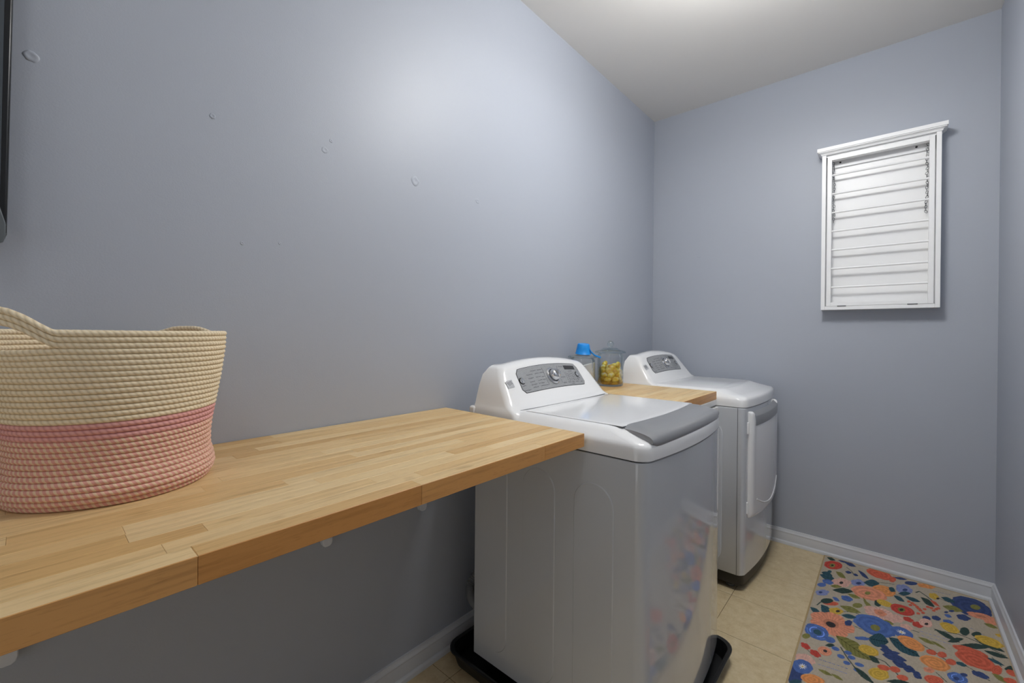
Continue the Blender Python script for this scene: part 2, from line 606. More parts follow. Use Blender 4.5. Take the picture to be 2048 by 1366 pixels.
def make_console(root, y0, dx=0):
    mb = MB()
    rings = []
    for k, (z, xf, hw) in enumerate(ZC):
        r = .028 - .006 * k / len(ZC)
        xr = .132 + max(0, z - 1.09) * .5
        pl = [(xr, -hw)]
        for i in range(33):
            a = -PI / 2 + PI * i / 32
            y = hw * math.sin(a)
            d = abs(y) - (hw - r)
            x = xf - ((r - math.sqrt(max(r * r - d * d, 0))) * 1.0 if d > 0 else 0)
            pl.append((max(x, xr + .002), y))
        pl.append((xr, hw))
        rings.append([(x + dx, y0 + y, console_arch(y, z)) for x, y in pl])
    con = mb.loft(rings).build('console', m_whitep, root, smooth=50)

    # local frame on the sloping face: s along y, t up the slope (0..1 between z=.9745 and 1.10)
    nrm = Vector((.1255, 0, .0793)).normalized()

    def P(s, t, off=0.0):
        z = .9745 + .1255 * t
        p = Vector((console_front(z) + dx, y0 + s, console_arch(s, z)))
        return p + nrm * off

    def patch(name, material, s0, s1, t0, t1, off, thick, n=16, sk=0, rc=0):
        """a slab that follows the face; sk widens its lower edge; rc rounds the corners"""
        def row(t, off_):
            out_ = []
            for i in range(n + 1):
                s = s0 + (s1 - s0) * i / n
                tt = t
                d_ = min(s - s0, s1 - s)
                if rc and d_ < rc:
                    q = (rc - d_) / rc
                    dt = (1 - math.sqrt(max(1 - q * q, 0))) * rc / .16
                    u_ = (t - t0) / (t1 - t0)
                    tt = t + dt * (1 - 2 * u_)
                out_.append(P(s + (s - (s0 + s1) / 2) * sk * (1 - tt), tt, off_))
            return out_
        m_ = 6
        return MB().loft([row(t0, off)] + [row(t0 + (t1 - t0) * i / m_, off + thick) for i in range(m_ + 1)] + [row(t1, off)], cap=False, closed=False).build(name, material, con, smooth=40)

    b = MB()
    # rim groove around the control panel, then the panel itself
    patch('panel_gasket', m_seam, -.2165, .1915, .255, .978, .0001, .0006, 28, .06, .02)
    patch('control_panel', m_panel, -.2145, .1895, .268, .965, .0002, .0014, 28, .06, .019)
    ds = patch('display', m_display, .088, .166, .765, .893, .0014, .0007)
    patch('badge', m_badge, -.289, -.2545, .515, .735, .0003, .0012)
    mb = MB()
    for q in range(3):
        pts = [P(-.283 + .022 * i / 6 + .002 * q, .68 - .035 * q - .012 * math.sin(i * 1.1), .0018) for i in range(7)]
        mb.tube(pts, .0007, 5)
    mb.build('badge_lines', m_print, con)
    # knob
    kn = MB()
    kc = P(-.014, .60, .0012)
    kn.lathe([(.036, 0), (.036, .004), (.032, .0075), (.028, .0075), (.0265, .0045)], kc, 40, nrm)
    kn.build('knob_ring', m_chrome, con, smooth=40)
    MB().lathe([(.0275, .0), (.0270, .006), (.0265, .0062)], kc, 32, nrm, cap=True).build('knob_groove', m_seam, con, smooth=40)
    k2 = MB()
    k2.lathe([(.0245, .001), (.0245, .012), (.0225, .020), (.018, .026), (.010, .029), (.001, .030)], kc, 36, nrm)
    ey = Vector((0, 1, 0))
    et = ey.cross(nrm) * -1
    g1 = (et * .9 + ey * -.35).normalized()
    g2 = nrm.cross(g1)
    rr = []
    for q in range(13):
        a = -1 + 2 * q / 12
        hgt = .034 * math.sqrt(max(1 - a * a * .82, 0)) + .004
        wd = .0055 * math.sqrt(max(1 - a * a * .9, .05))
        c0 = kc + g1 * (a * .0235)
        rr.append([c0 + g2 * -wd * 1.4 + nrm * .006, c0 + g2 * -wd + nrm * hgt, c0 + g2 * wd + nrm * hgt, c0 + g2 * wd * 1.4 + nrm * .006])
    k2.loft(rr)
    k2.build('knob', m_chrome, con, smooth=55)
    for s, t, r in ((-.206, .615, .0115), (.163, .60, .0105)):
        MB().lathe([(r * 1.25, 0), (r * 1.2, .0014), (r * 1.02, .0016)], P(s, t, .0014), 24, nrm, cap=True).build('button_groove', m_seam, con, smooth=40)
        MB().lathe([(r, .001), (r * .95, .0048), (r * .7, .0056), (.0005, .0052)], P(s, t, .0014), 24, nrm).build('button', m_chrome, con, smooth=40)
    # guide lines and the tiny printed programme names (too small to read in the photograph)
    mb = MB()

    def strip(s0, t0, s1, t1, wd):
        a, b_ = P(s0, t0, .0017), P(s1, t1, .0017)
        d = (b_ - a).normalized()
        e = nrm.cross(d) * wd / 2
        mb.add([a - e, b_ - e, b_ + e, a + e], [(0, 1, 2, 3)])

    strip(-.062, .88, -.062, .36, .0022)
    strip(.044, .89, .030, .72, .0016)
    strip(.030, .50, .030, .36, .0016)
    for s in (.078, .108, .138):
        strip(s, .66, s, .40, .0016)
        for t in (.66, .59, .52, .45, .40):
            strip(s, t, s + .005, t, .0012)
    rnd = random.Random(5)

    def word(s, t, ln):
        x = s
        while x < s + ln:
            wd = rnd.uniform(.0016, .0034)
            strip(x, t + rnd.uniform(-.006, .006), x + wd, t + rnd.uniform(-.006, .006), rnd.choice((.0022, .0030, .0034)))
            x += wd + .0009
    for t, row in ((.83, ((-.135, .03), (-.095, .028))), (.74, ((-.168, .034), (-.118, .026), (-.087, .022))), (.635, ((-.165, .030), (-.122, .03))), (.62, ((-.086, .02),)),
                   (.535, ((-.165, .028), (-.115, .024), (-.085, .018))), (.45, ((-.165, .034), (-.12, .032))), (.37, ((-.16, .03), (-.115, .03), (-.083, .016))),
                   (.33, ((-.215, .036),)), (.47, ((-.215, .02),)), (.86, ((.052, .026),)), (.71, ((.105, .03), (.038, .014))), (.53, ((.036, .032),)), (.36, ((.036, .022), (.072, .02), (.1, .02), (.13, .018))),
                   (.48, ((.155, .02),)), (.36, ((.165, .014),)), (.31, ((.09, .024),))):
        for s, ln in row:
            word(s, t, ln)
    for s in (.082, .112, .142):
        for t in (.63, .575, .52, .465, .42):
            word(s + .006, t, .012)
    mb.build('printed_markings', m_print, con)['kind'] = 'stuff'
    return con


def capsule(xc, hw, z0, z1, seg=14):
    pts = []
    for i in range(seg + 1):
        a = PI * i / seg
        pts.append((xc + hw * math.cos(a), z1 - hw + hw * math.sin(a)))
    for i in range(seg + 1):
        a = PI + PI * i / seg
        pts.append((xc + hw * math.cos(a), z0 + hw + hw * math.sin(a)))
    return pts


def emboss(root, caps, y, sgn=-1):
    for xc, hw, z0, z1 in caps:
        rr = [[(x, y, z) for x, z in capsule(xc, hw, z0, z1)], [(x, y + sgn * .0006, z) for x, z in capsule(xc, hw, z0, z1)],
              [(x, y + sgn * .0028, z) for x, z in capsule(xc, hw - .0022, z0 + .0022, z1 - .0022)]]
        MB().loft(rr).build('embossed_panel', m_white, root, smooth=25)


def machine_top(root, name, x0, xa, bow, y0, hw, zs, sf):
    pf = [(zs, 0, 0), (zs + .018, 0, 0), (zs + .032, .0012, .001), (zs + .040, .004, .003), (zs + .0465, .009, .011), (zs + .054, .017, .037), (zs + .062, .025, .064), (zs + .069, .034, .082), (zs + .0735, .042, .093), (zs + .0755, .050, .100)]
    rings = [ring(plan(x0, xa, bow, y0, hw, .034 + min(s, .02), s, f * sf), z) for z, s, f in pf]
    return MB().loft(rings).build(name, m_whitep, root, smooth=50)


# washer ------------------------------------------------
WY, WH = -1.545, .340
washer = thing('washing_machine', (.46, WY, 0), 'white top-loading washing machine beside the long worktop, grey handle band on its lid', 'washing machine')
ZS = .879
mbw = MB().loft([ring(plan(.150, .8185, .030, WY, WH, .026, .004, .002), .0575), ring(plan(.150, .8205, .030, WY, WH, .026), .061), ring(plan(.150, .8205, .030, WY, WH, .026), ZS - .006), ring(plan(.150, .8185, .030, WY, WH, .026, .003, .003), ZS - .0042)])
mbw.build('cabinet', m_white, washer, smooth=40)
MB().loft([ring(plan(.152, .8155, .030, WY, WH, .026, .005, .004), ZS - .006), ring(plan(.152, .8135, .030, WY, WH, .026, .006, .006), ZS + .002)]).build('seam_gasket', m_seam, washer)
emboss(washer, ((.2445, .0625, .112, .792), (.440, .0645, .112, .792), (.639, .0655, .112, .792)), WY - WH)
emboss(washer, ((.2445, .0625, .112, .792), (.440, .0645, .112, .792), (.639, .0655, .112, .792)), WY + WH, 1)
machine_top(washer, 'top_housing', .135, .8225, .030, WY, WH, ZS, 1.0)
# lid with grey handle band
lz = ZS + .0755
hwl = .288
out = []
for i in range(13):
    y = -hwl + 2 * hwl * i / 12
    out.append((.702 + .021 * (1 - (y / hwl) ** 2), WY + y))
lidp = [(.345, WY - hwl)] + out + [(.345, WY + hwl)]
def inset(p, d):
    cx, cy = .53, WY
    return [(cx + (x - cx) * (1 - d / .19), cy + (y - cy) * (1 - d / .29)) for x, y in p]
MB().loft([ring(inset(lidp, -.0014), lz - .004), ring(inset(lidp, -.0014), lz + .0003)]).build('lid_gap', m_print, washer)
MB().loft([ring(lidp, lz - .004), ring(lidp, lz + .0012), ring(inset(lidp, .0015), lz + .0022), ring(inset(lidp, .006), lz + .0028), ring(inset(lidp, .03), lz + .0034)]).build('lid', m_whitep, washer, smooth=40)
rr = []
NB = 28
for i in range(NB + 1):
    t = -1 + 2 * i / NB
    e = math.sqrt(max(1 - abs(t) ** 14, 0)) if abs(t) > .9 else 1
    yb, yl = .283 * t, .300 * t
    xb = .701 + .021 * (1 - t * t)
    xl = .799 + .022 * (1 - t * t)
    L = xl - xb
    dz = .007 * (1 - t * t)
    prof = [(0, lz + .0046), (.25, lz + .0042), (.5, lz + .001), (.72, lz - .005 + dz * .5), (.87, lz - .0115 + dz), (.94, lz - .0175 + dz), (.985, lz - .0255 + dz), (1.0, lz - .035 + dz), (.99, lz - .042 + dz), (.955, lz - .0465 + dz), (.90, lz - .047 + dz), (.80, lz - .042 + dz), (.4, lz - .016), (0, lz - .004)]
    zm = lz - .016
    rr.append([(xb + L * q, WY + yb + (yl - yb) * q, zm + (z - zm) * (.55 + .45 * e)) for q, z in prof])
MB().loft(rr).build('lid_handle', m_silver, washer, smooth=45)
# scooped finger recess under the handle band
rr = []
for i in range(NB + 1):
    t = -1 + 2 * i / NB
    y = WY + .296 * t
    xf = .8225 - .030 * (.296 * t / WH) ** 2
    hgt = .012 * (1 - t ** 8)
    rr.append([(xf - .030, y, ZS + .036 + hgt * .4), (xf - .0105, y, ZS + .033 + hgt * .5), (xf - .006, y, ZS + .030), (xf - .03, y, ZS + .026)])
MB().loft(rr).build('finger_recess', m_silver, washer, smooth=45)
make_console(washer, WY)
z_ = lz + .0007
fr_ = [(console_front(lz) + .0013 - (.012 * max(0, abs(i / 12 - 1) - .9) / .1), WY - .300 + .600 * i / 24) for i in range(25)]
MB().loft([ring([(.2, WY - .300)] + fr_ + [(.2, WY + .300)], lz - .003), ring([(.2, WY - .300)] + fr_ + [(.2, WY + .300)], z_)]).build('console_seam', m_print, washer)
bx('rear_cover', m_whitep, washer, .108, .14, WY - .338, WY + .338, .84, .953, .008)
for x in (.2, .72):
    for y in (WY - .29, WY + .29):
        MB().lathe([(.02, 0), (.022, .004), (.022, .012), (.012, .016), (.012, .056)], (x, y, .0045), 16, cap=True).build('foot', m_blackp, washer, smooth=40)

# drip pan ------------------------------------------------
def rrect(x0, x1, y0, y1, r, n=6):
    out = []
    for cx, cy, a0 in ((x1 - r, y0 + r, -PI / 2), (x1 - r, y1 - r, 0), (x0 + r, y1 - r, PI / 2), (x0 + r, y0 + r, PI)):
        for i in range(n + 1):
            a = a0 + PI / 2 * i / n
            out.append((cx + r * math.cos(a), cy + r * math.sin(a)))
    return out


px0, px1, py0, py1 = .042, .850, -1.938, -1.188
pan = MB().loft([ring(rrect(px0 + .022, px1 - .022, py0 + .022, py1 - .022, .05), .0005), ring(rrect(px0 + .008, px1 - .008, py0 + .008, py1 - .008, .055), .05),
                 ring(rrect(px0, px1, py0, py1, .06), .052), ring(rrect(px0, px1, py0, py1, .06), .0575), ring(rrect(px0 + .004, px1 - .004, py0 + .004, py1 - .004, .056), .0595),
                 ring(rrect(px0 + .014, px1 - .014, py0 + .014, py1 - .014, .05), .056), ring(rrect(px0 + .028, px1 - .028, py0 + .028, py1 - .028, .046), .0042)]).build('drip_pan', m_blackp, smooth=40)
tag(pan, 'shallow black plastic drip pan on the floor under the washing machine', 'drip pan')

# drain hose ------------------------------------------------
ctl = [Vector(p) for p in ((.126, -1.60, .33), (.11, -1.72, .315), (.086, -1.792, .295), (.074, -1.822, .262), (.074, -1.832, .23), (.080, -1.824, .19), (.088, -1.79, .15), (.10, -1.72, .118), (.115, -1.60, .10))]
hp = []
for i in range(len(ctl) - 1):
    a, b, c, d = ctl[max(i - 1, 0)], ctl[i], ctl[i + 1], ctl[min(i + 2, len(ctl) - 1)]
    for k in range(18):
        t = k / 18
        hp.append(.5 * ((2 * b) + (c - a) * t + (2 * a - 5 * b + 4 * c - d) * t * t + (3 * b - a - 3 * c + d) * t ** 3))
hose = MB().tube(hp, lambda i: .0165 + .0025 * math.cos(i * 2.1), 12).build('drain_hose', m_hose, smooth=60)
tag(hose, 'grey corrugated drain hose looping behind the washing machine', 'hose')

# dryer ------------------------------------------------
DY, DH = -.396, .341
dryer = thing('clothes_dryer', (.45, DY, 0), 'white front-loading clothes dryer in the back corner, grey handle band on its door', 'dryer')
MB().loft([ring(plan(.14, .7925, .028, DY, DH, .024, .002, .002), .083), ring(plan(.14, .795, .028, DY, DH, .024), .087), ring(plan(.14, .795, .028, DY, DH, .024), ZS - .006), ring(plan(.14, .793, .028, DY, DH, .024, .003, .003), ZS - .0025)]).build('cabinet', m_white, dryer, smooth=40)
MB().loft([ring(plan(.142, .788, .028, DY, DH, .024, .006, .006), ZS - .004), ring(plan(.142, .788, .028, DY, DH, .024, .006, .006), ZS + .002)]).build('seam_gasket', m_seam, dryer)
for sg in (-1, 1):
    yy = DY + sg * DH
    MB().box(.7385, .7402, yy - .0004, yy + .0004, .085, ZS - .004).build('panel_seam', m_seam, dryer)
emboss(dryer, ((.2345, .0625, .112, .792), (.430, .0645, .112, .792), (.608, .0655, .112, .806)), DY - DH)
emboss(dryer, ((.2345, .0625, .112, .792), (.430, .0645, .112, .792), (.608, .0655, .112, .806)), DY + DH, 1)
machine_top(dryer, 'top_housing', .13, .797, .028, DY, DH, ZS, 1.25)
make_console(dryer, DY)
MB().loft([ring(plan(.16, .786, .028, DY, DH - .012, .03), .030), ring(plan(.16, .788, .028, DY, DH - .010, .03), .0835)]).build('toe_kick', m_toe, dryer, smooth=40)
for x in (.2, .70):
    for y in (DY - .28, DY + .28):
        MB().lathe([(.02, 0), (.022, .004), (.022, .012), (.012, .016), (.012, .036)], (x, y, .0), 16, cap=True).build('foot', m_hose, dryer, smooth=40)


def dfront(dy):
    return .795 - .028 * (dy / DH) ** 2


# door: bulging slab that follows the bowed front, lower edge drooping in the middle
ND = 30
yh = .296
def door_col(dy, ztop, inset_=0):
    q = dy / yh
    zb = .352 - .016 * (1 - q * q)
    x = dfront(dy)
    th = .020
    e = (1 - abs(q))
    edge = math.sqrt(max(1 - max(0, (abs(q) - .93) / .07) ** 2, 0))
    t = th * edge
    return [(x - .004, zb), (x + t * .55, zb + .002), (x + t * .9, zb + .009), (x + t, zb + .022), (x + t, ztop - .022), (x + t * .93, ztop - .010), (x + t * .68, ztop - .003), (x + t * .3, ztop), (x - .004, ztop)]
rr = []
for i in range(ND + 1):
    dy = yh * math.sin(-PI / 2 + PI * i / ND)
    zt = .857 if abs(dy) > .262 else .857 - .060 * min(1, (.262 - abs(dy)) / .012)
    rr.append([(x, DY + dy, z) for x, z in door_col(dy, zt)])
door = MB().loft(rr).build('door', m_whitep, dryer, smooth=45)
# grey handle band set in the notch of the door top
rr = []
for i in range(25):
    dy = -.258 + .516 * i / 24
    x = dfront(dy)
    rr.append([(x - .003, DY + dy, .788), (x + .0205, DY + dy, .788), (x + .0215, DY + dy, .792), (x + .0215, DY + dy, .832), (x + .0195, DY + dy, .836), (x + .0015, DY + dy, .8535), (x - .003, DY + dy, .8535)])
MB().loft(rr).build('door_handle', m_silver, door, smooth=30)
# moulded arc low on the door
pts = []
for i in range(25):
    q = -1 + 2 * i / 24
    dy = .235 * q
    pts.append((dfront(dy) + .0195, DY + dy, .372 + .060 * q * q))
MB().tube(pts, .0034, 8).build('moulded_arc', m_whitep, door, smooth=60)
for z in (.40, .78):
    MB().box(dfront(yh) - .004, dfront(yh) + .006, DY - yh - .012, DY - yh - .002, z - .028, z + .028, .002).build('hinge', m_whitep, dryer)

# narrow base cabinet between the machines ----------------
cab = thing('base_cabinet', (.32, -.965, 0), 'narrow white base cabinet wedged between washer and dryer under the short worktop', 'cabinet')
bx('carcass', m_cab, cab, .03, .612, -1.183, -.748, .09, ST - .0385)
bx('drawer_front', m_cab, cab, .630, .6485, -1.184, -.7495, .882, ST - .0395, .002)
bx('drawer_gap', m_dark, cab, .61, .632, -1.180, -.755, .868, .890)
bx('door', m_cab, cab, .6125, .657, -1.184, -.7475, .096, .8735, .003)
bx('toe_kick', m_toe, cab, .03, .57, -1.183, -.748, 0, .09)

# ------------------------------------------------------------------ drying rack on the back wall
rack = thing('drying_rack', (1.223, -.03, 1.364), 'white wooden wall-mounted laundry drying rack with seven dowels on the back wall', 'drying rack')
RX0, RX1, RZ0, RZ1, RD = .989, 1.4565, 1.364, 2.211, .075
bx('back_panel', m_rackw, rack, RX0 + .004, RX1 - .004, -.008, -.0005, RZ0 + .004, RZ1)
bx('side_board', m_rackw, rack, RX0, RX0 + .0185, -RD, -.0005, RZ0, RZ1, .001)
bx('side_board', m_rackw, rack, RX1 - .0185, RX1, -RD, -.0005, RZ0, RZ1, .001)
bx('bottom_board', m_rackw, rack, RX0 + .0187, RX1 - .0187, -RD, -.0005, RZ0, RZ0 + .0195, .001)
bx('top_board', m_rackw, rack, RX0 + .0187, RX1 - .0187, -RD + .012, -.0005, RZ1 - .012, RZ1 + .004, .001)
bx('hanging_rail', m_rackw, rack, RX0 + .0187, RX1 - .0187, -.020, -.008, RZ1 - .062, RZ1 - .012, .001)
# stepped crown: profile of (projection beyond the box, height), returned round both ends
cp = [(.000, RZ1 - .001), (.003, RZ1 - .001), (.005, RZ1 + .006), (.010, RZ1 + .011), (.016, RZ1 + .013), (.016, RZ1 + .017), (.0205, RZ1 + .0175), (.0205, RZ1 + .036), (.0, RZ1 + .036)]
rr = []
for d, z in cp:
    rr.append([(RX0 - d, -.0005, z), (RX0 - d, -RD - d, z), (RX1 + d, -RD - d, z), (RX1 + d, -.0005, z)])
MB().loft(rr).build('crown', m_rackw, rack)
# hinged inner frame
gate = MB()
GX0, GX1, GZ0, GZ1 = 1.0135, 1.4335, 1.3845, 2.196
gate = bx('inner_stile', m_rackw, rack, GX0, GX0 + .0195, -RD, -RD + .032, GZ0, GZ1, .001)
bx('inner_stile', m_rackw, rack, GX1 - .0195, GX1, -RD, -RD + .032, GZ0, GZ1, .001)
bx('inner_rail', m_rackw, rack, GX0 + .0196, GX1 - .0196, -RD, -RD + .032, GZ0, GZ0 + .0195, .001)
bx('inner_rail', m_rackw, rack, GX0 + .0196, GX1 - .0196, -RD, -RD + .032, GZ1 - .0195, GZ1, .001)
for k in range(7):
    z = 2.098 - .1019 * k
    MB().tube([(GX0 + .019, -RD + .014, z), (GX1 - .019, -RD + .014, z)], .0052, 14).build('dowel', m_rackw, rack, smooth=60)


def chain(x, z0, z1, y, seed):
    rnd = random.Random(seed)
    mb = MB()
    z = z0
    k = 0
    while z > z1:
        c = Vector((x + rnd.uniform(-.0035, .0035), y + rnd.uniform(-.001, .001), z))
        a = (k % 2) * PI / 2 + rnd.uniform(-.5, .5)
        tilt = rnd.uniform(-.5, .5)
        pts = []
        for i in range(12):
            t = 2 * PI * i / 12
            p = Vector((.0046 * math.cos(t), 0, .0082 * math.sin(t)))
            p = Matrix.Rotation(tilt, 3, 'Y') @ p
            pts.append(c + Matrix.Rotation(a, 3, 'Z') @ p)
        mb.tube(pts, .00105, 5, closed=True)
        z -= .0118
        k += 1
    return mb.build('chain', m_chain, rack, smooth=60)


chain(1.0385, 2.172, 1.842, -.031, 1)
chain(1.4075, 2.172, 1.838, -.031, 2)
for x in (1.065, 1.369):
    MB().lathe([(.0048, 0), (.004, .002), (.0005, .0022)], (x, -.0199, 2.174), 14, (0, -1, 0), cap=True).build('screw', m_dark, rack, smooth=40)
for a in (1.0615, 1.340):
    h = bx('hinge', m_hinge, rack, a, a + .038, -RD - .0022, -RD + .004, 1.3825, 1.3852)
    MB().tube([(a, -RD - .0015, 1.3838), (a + .038, -RD - .0015, 1.3838)], .0022, 8).build('hinge_pin', m_hinge, h, smooth=60)

# ------------------------------------------------------------------ jars on the short worktop
def glass_jar(root, cx, cy, z0, r, hb, lid_r, lid_h, knob):
    zt = z0 + hb
    MB().lathe([(.001, z0 + .0004), (r * .88, z0 + .0004), (r * .97, z0 + .004), (r, z0 + .014), (r, zt - .022), (r * .985, zt - .012), (r * .90, zt - .004), (r * .90, zt),
                (r * .86, zt), (r * .86, zt - .005), (r * .955, zt - .015), (r * .965, zt - .024), (r * .965, z0 + .018), (r * .9, z0 + .010), (.001, z0 + .009)], (cx, cy, 0), 48).build('body', m_glass, root, smooth=50)
    zl = zt + .0015
    lid = MB().lathe([(.001, zl - .003), (r * .84, zl - .003), (r * .85, zl), (lid_r, zl), (lid_r, zl + .005), (lid_r * .93, zl + .009), (lid_r * .6, zl + lid_h * .62), (lid_r * .42, zl + lid_h), (.0185, zl + lid_h), (.001, zl + lid_h)], (cx, cy, 0), 48).build('lid', m_glasst, root, smooth=35)
    if knob:
        zk = zl + lid_h
        pr_ = [(.010, zk), (.0075, zk + .005)]
        for i in range(13):
            a = -PI / 2 + .5 + (PI - .5) * i / 12
            pr_.append((max(.017 * math.cos(a), .0004), zk + .021 + .0165 * math.sin(a)))
        MB().lathe(pr_, (cx, cy, 0), 28).build('knob', m_glasst, lid, smooth=70)
    return lid


JX, JY, JR = .158, -.905, .0685
jar = thing('glass_jar', (JX, JY, ST), 'large lidded glass jar of yellow detergent pods on the short worktop', 'jar')
glass_jar(jar, JX, JY, ST, JR, .173, .081, .026, True)
refraction = MB().lathe([(.001, ST + .0105), (JR * .90, ST + .0112), (JR * .958, ST + .0175), (JR * .958, ST + .024), (JR * .9, ST + .0265), (.001, ST + .026)], (JX, JY, 0), 40).build('base_refraction', m_podbase, smooth=40)  # solid amber layer painted in for yellow refracted by the glass base
tag(refraction, 'amber gel layer that paints the pod colour refracted in the thick jar base', 'refraction')
refraction['kind'] = 'stuff'

# detergent pods: one built, the rest copied
pr_rings = []
NP, NQ = 14, 7
for j in range(NQ + 1):
    ph = -PI / 2 + PI * j / NQ
    rg = []
    for i in range(NP):
        a = 2 * PI * i / NP
        sup = (abs(math.cos(a)) ** 3 + abs(math.sin(a)) ** 3) ** (-1 / 3)
        rr_ = .0205 * sup * max(math.cos(ph), .02) ** .7
        rg.append((rr_ * math.cos(a), rr_ * math.sin(a) * .86, .0125 * math.sin(ph)))
    pr_rings.append(rg)
PODL = 'yellow detergent pod in the large glass jar'
PODG = 'detergent pods in the glass jar'
pod0 = MB().loft(pr_rings).build('detergent_pod', m_pod, smooth=70)
tag(pod0, PODL, 'detergent pod', PODG)
rnd = random.Random(21)
cnt = 0
layers = [(.038, 8, .0475), (.038, 2, .013), (.059, 8, .0485), (.060, 2, .014), (.080, 8, .0475), (.082, 2, .014), (.099, 5, .043), (.100, 1, .006)]
for z, n, rad in layers:
    ph0 = rnd.uniform(0, 6.28)
    for i in range(n):
        o = pod0 if cnt == 0 else pod0.copy()
        if cnt:
            C.objects.link(o)
        a = ph0 + 2 * PI * i / max(n, 1)
        o.location = (JX + rad * math.cos(a), JY + rad * math.sin(a), ST + z + rnd.uniform(-.003, .003) + (.013 if z > .09 and i % 2 else 0))
        o.rotation_euler = (rnd.uniform(-.7, .7) + (1.2 if rad > .02 else 0), rnd.uniform(-.5, .5), a + PI / 2 + rnd.uniform(-.3, .3))
        cnt += 1

PX, PY, PR = .083, -1.062, .0655
jar2 = thing('glass_jar', (PX, PY, ST), 'smaller lidded glass jar of white powder behind the washer control panel', 'jar')
glass_jar(jar2, PX, PY, ST, PR, .150, .0745, .016, False)
rings = []
for q, dz in ((.3, 0), (.955, .003), (.955, None)):
    rg = []
    for i in range(36):
        a = 2 * PI * i / 36
        x, y = PX + PR * q * math.cos(a), PY + PR * q * math.sin(a)
        z = ST + .0125 + dz if dz is not None else ST + .108 + .020 * math.cos(a - .35) + .003 * math.sin(3 * a)
        rg.append((x, y, z))
    rings.append(rg)
rings.append([(PX + PR * .5 * math.cos(2 * PI * i / 36), PY + PR * .5 * math.sin(2 * PI * i / 36), ST + .111 + .011 * math.cos(2 * PI * i / 36 - .35)) for i in range(36)])
pw = MB().loft(rings).build('detergent_powder', m_powder, smooth=50)
pw['kind'] = 'stuff'
tag(pw, 'white detergent powder heaped at a slope in the smaller jar', 'powder')

# blue scoop standing upside down on the smaller jar's lid
zl = ST + .150 + .0015 + .016 + .0045
scoop = thing('measuring_scoop', (PX, PY, zl), 'bright blue plastic measuring scoop upside down on the smaller jar', 'scoop')
M_ = Matrix.Translation((PX + .004, PY, zl + .0002)) @ Matrix.Rotation(math.radians(7), 4, Vector((.59, .81, 0)))
prof = [(.0385, -.001), (.041, -.001), (.041, .001), (.0385, .003), (.034, .030), (.031, .046), (.028, .0505), (.012, .052), (.0005, .052)]
mb = MB().lathe(prof, (0, 0, 0), 36)
mb.v = [tuple(M_ @ Vector(p)) for p in mb.v]
mb.build('cup', m_blue, scoop, smooth=45)
hd = Vector((.80, .60, 0))
sd = Vector((-.60, .80, 0))
hr = []
for q, wdt, dz in ((.030, .026, .026), (.038, .023, .014), (.048, .018, .004), (.060, .011, -.006), (.076, .010, -.012), (.090, .0085, -.017)):
    c = Vector((PX + .004, PY, zl)) + hd * q + Vector((0, 0, dz))
    hr.append([c - sd * wdt + Vector((0, 0, .0022)), c + sd * wdt + Vector((0, 0, .0022)), c + sd * wdt * .9 - Vector((0, 0, .007)), c - sd * wdt * .9 - Vector((0, 0, .007))])
MB().loft(hr).build('scoop_handle', m_blue, scoop, bevel=.0012)

# ------------------------------------------------------------------ flat screen on the left wall (only its edge in frame)
tv = thing('wall_screen', (.03, -3.4, 1.6), 'dark flat screen with black frame on the left wall, cut by the frame edge', 'screen')
ye, zb_, zt_ = -2.991, 1.387, 2.05
fr_o = [(ye - .0045, zb_ + .012), (ye - .014, zb_), (-3.95, zb_), (-3.95, zt_), (ye + .004, zt_)]
MB().prism(fr_o[::-1], .012, .048, 'x').build('frame', m_tvframe, tv, bevel=.003)
fr_i = [(ye - .0125, zb_ + .075), (-3.94, zb_ + .075), (-3.94, zt_ - .012), (ye - .0065, zt_ - .012)]
MB().prism(fr_i, .0475, .0492, 'x').build('screen', m_tvface, tv)
ch = [(ye - .0052, zb_ + .028), (ye - .0052, zb_ + .004), (ye - .0085, zb_ - .006), (ye - .018, zb_ - .012), (-3.93, zb_ - .012), (-3.93, zb_ + .13), (ye - .030, zb_ + .13)]
MB().prism(ch, .044, .0535, 'x').build('chin', m_tvchin, tv, bevel=.0015)
bx('wall_mount', m_blackp, tv, 0, .013, -3.6, -3.3, 1.5, 1.8)

# ------------------------------------------------------------------ rope basket
BX, BY, BZ = .190, -2.856, CT
bask = thing('rope_basket', (BX, BY, BZ), 'round cream and pink coiled-rope basket with loop handles on the long worktop', 'basket')
ROWS = 31
RH = .2845 / ROWS
RR = RH * .56
NS = 132


def basket_r(z):
    """radius of the rope centre line by height"""
    P_ = [(0, .1400), (.010, .1490), (.024, .1525), (.038, .1505), (.058, .1452), (.085, .1450), (.11, .1475), (.15, .1535), (.20, .1605), (.25, .1665), (.29, .1690)]
    for (a, ra), (b, rb) in zip(P_, P_[1:]):
        if a <= z <= b:
            return ra + (rb - ra) * (z - a) / (b - a) - RR
    return P_[-1][1] - RR


HAND = ((-66, 36), (127, 24))     # centre and half width (degrees) of the two raised handles


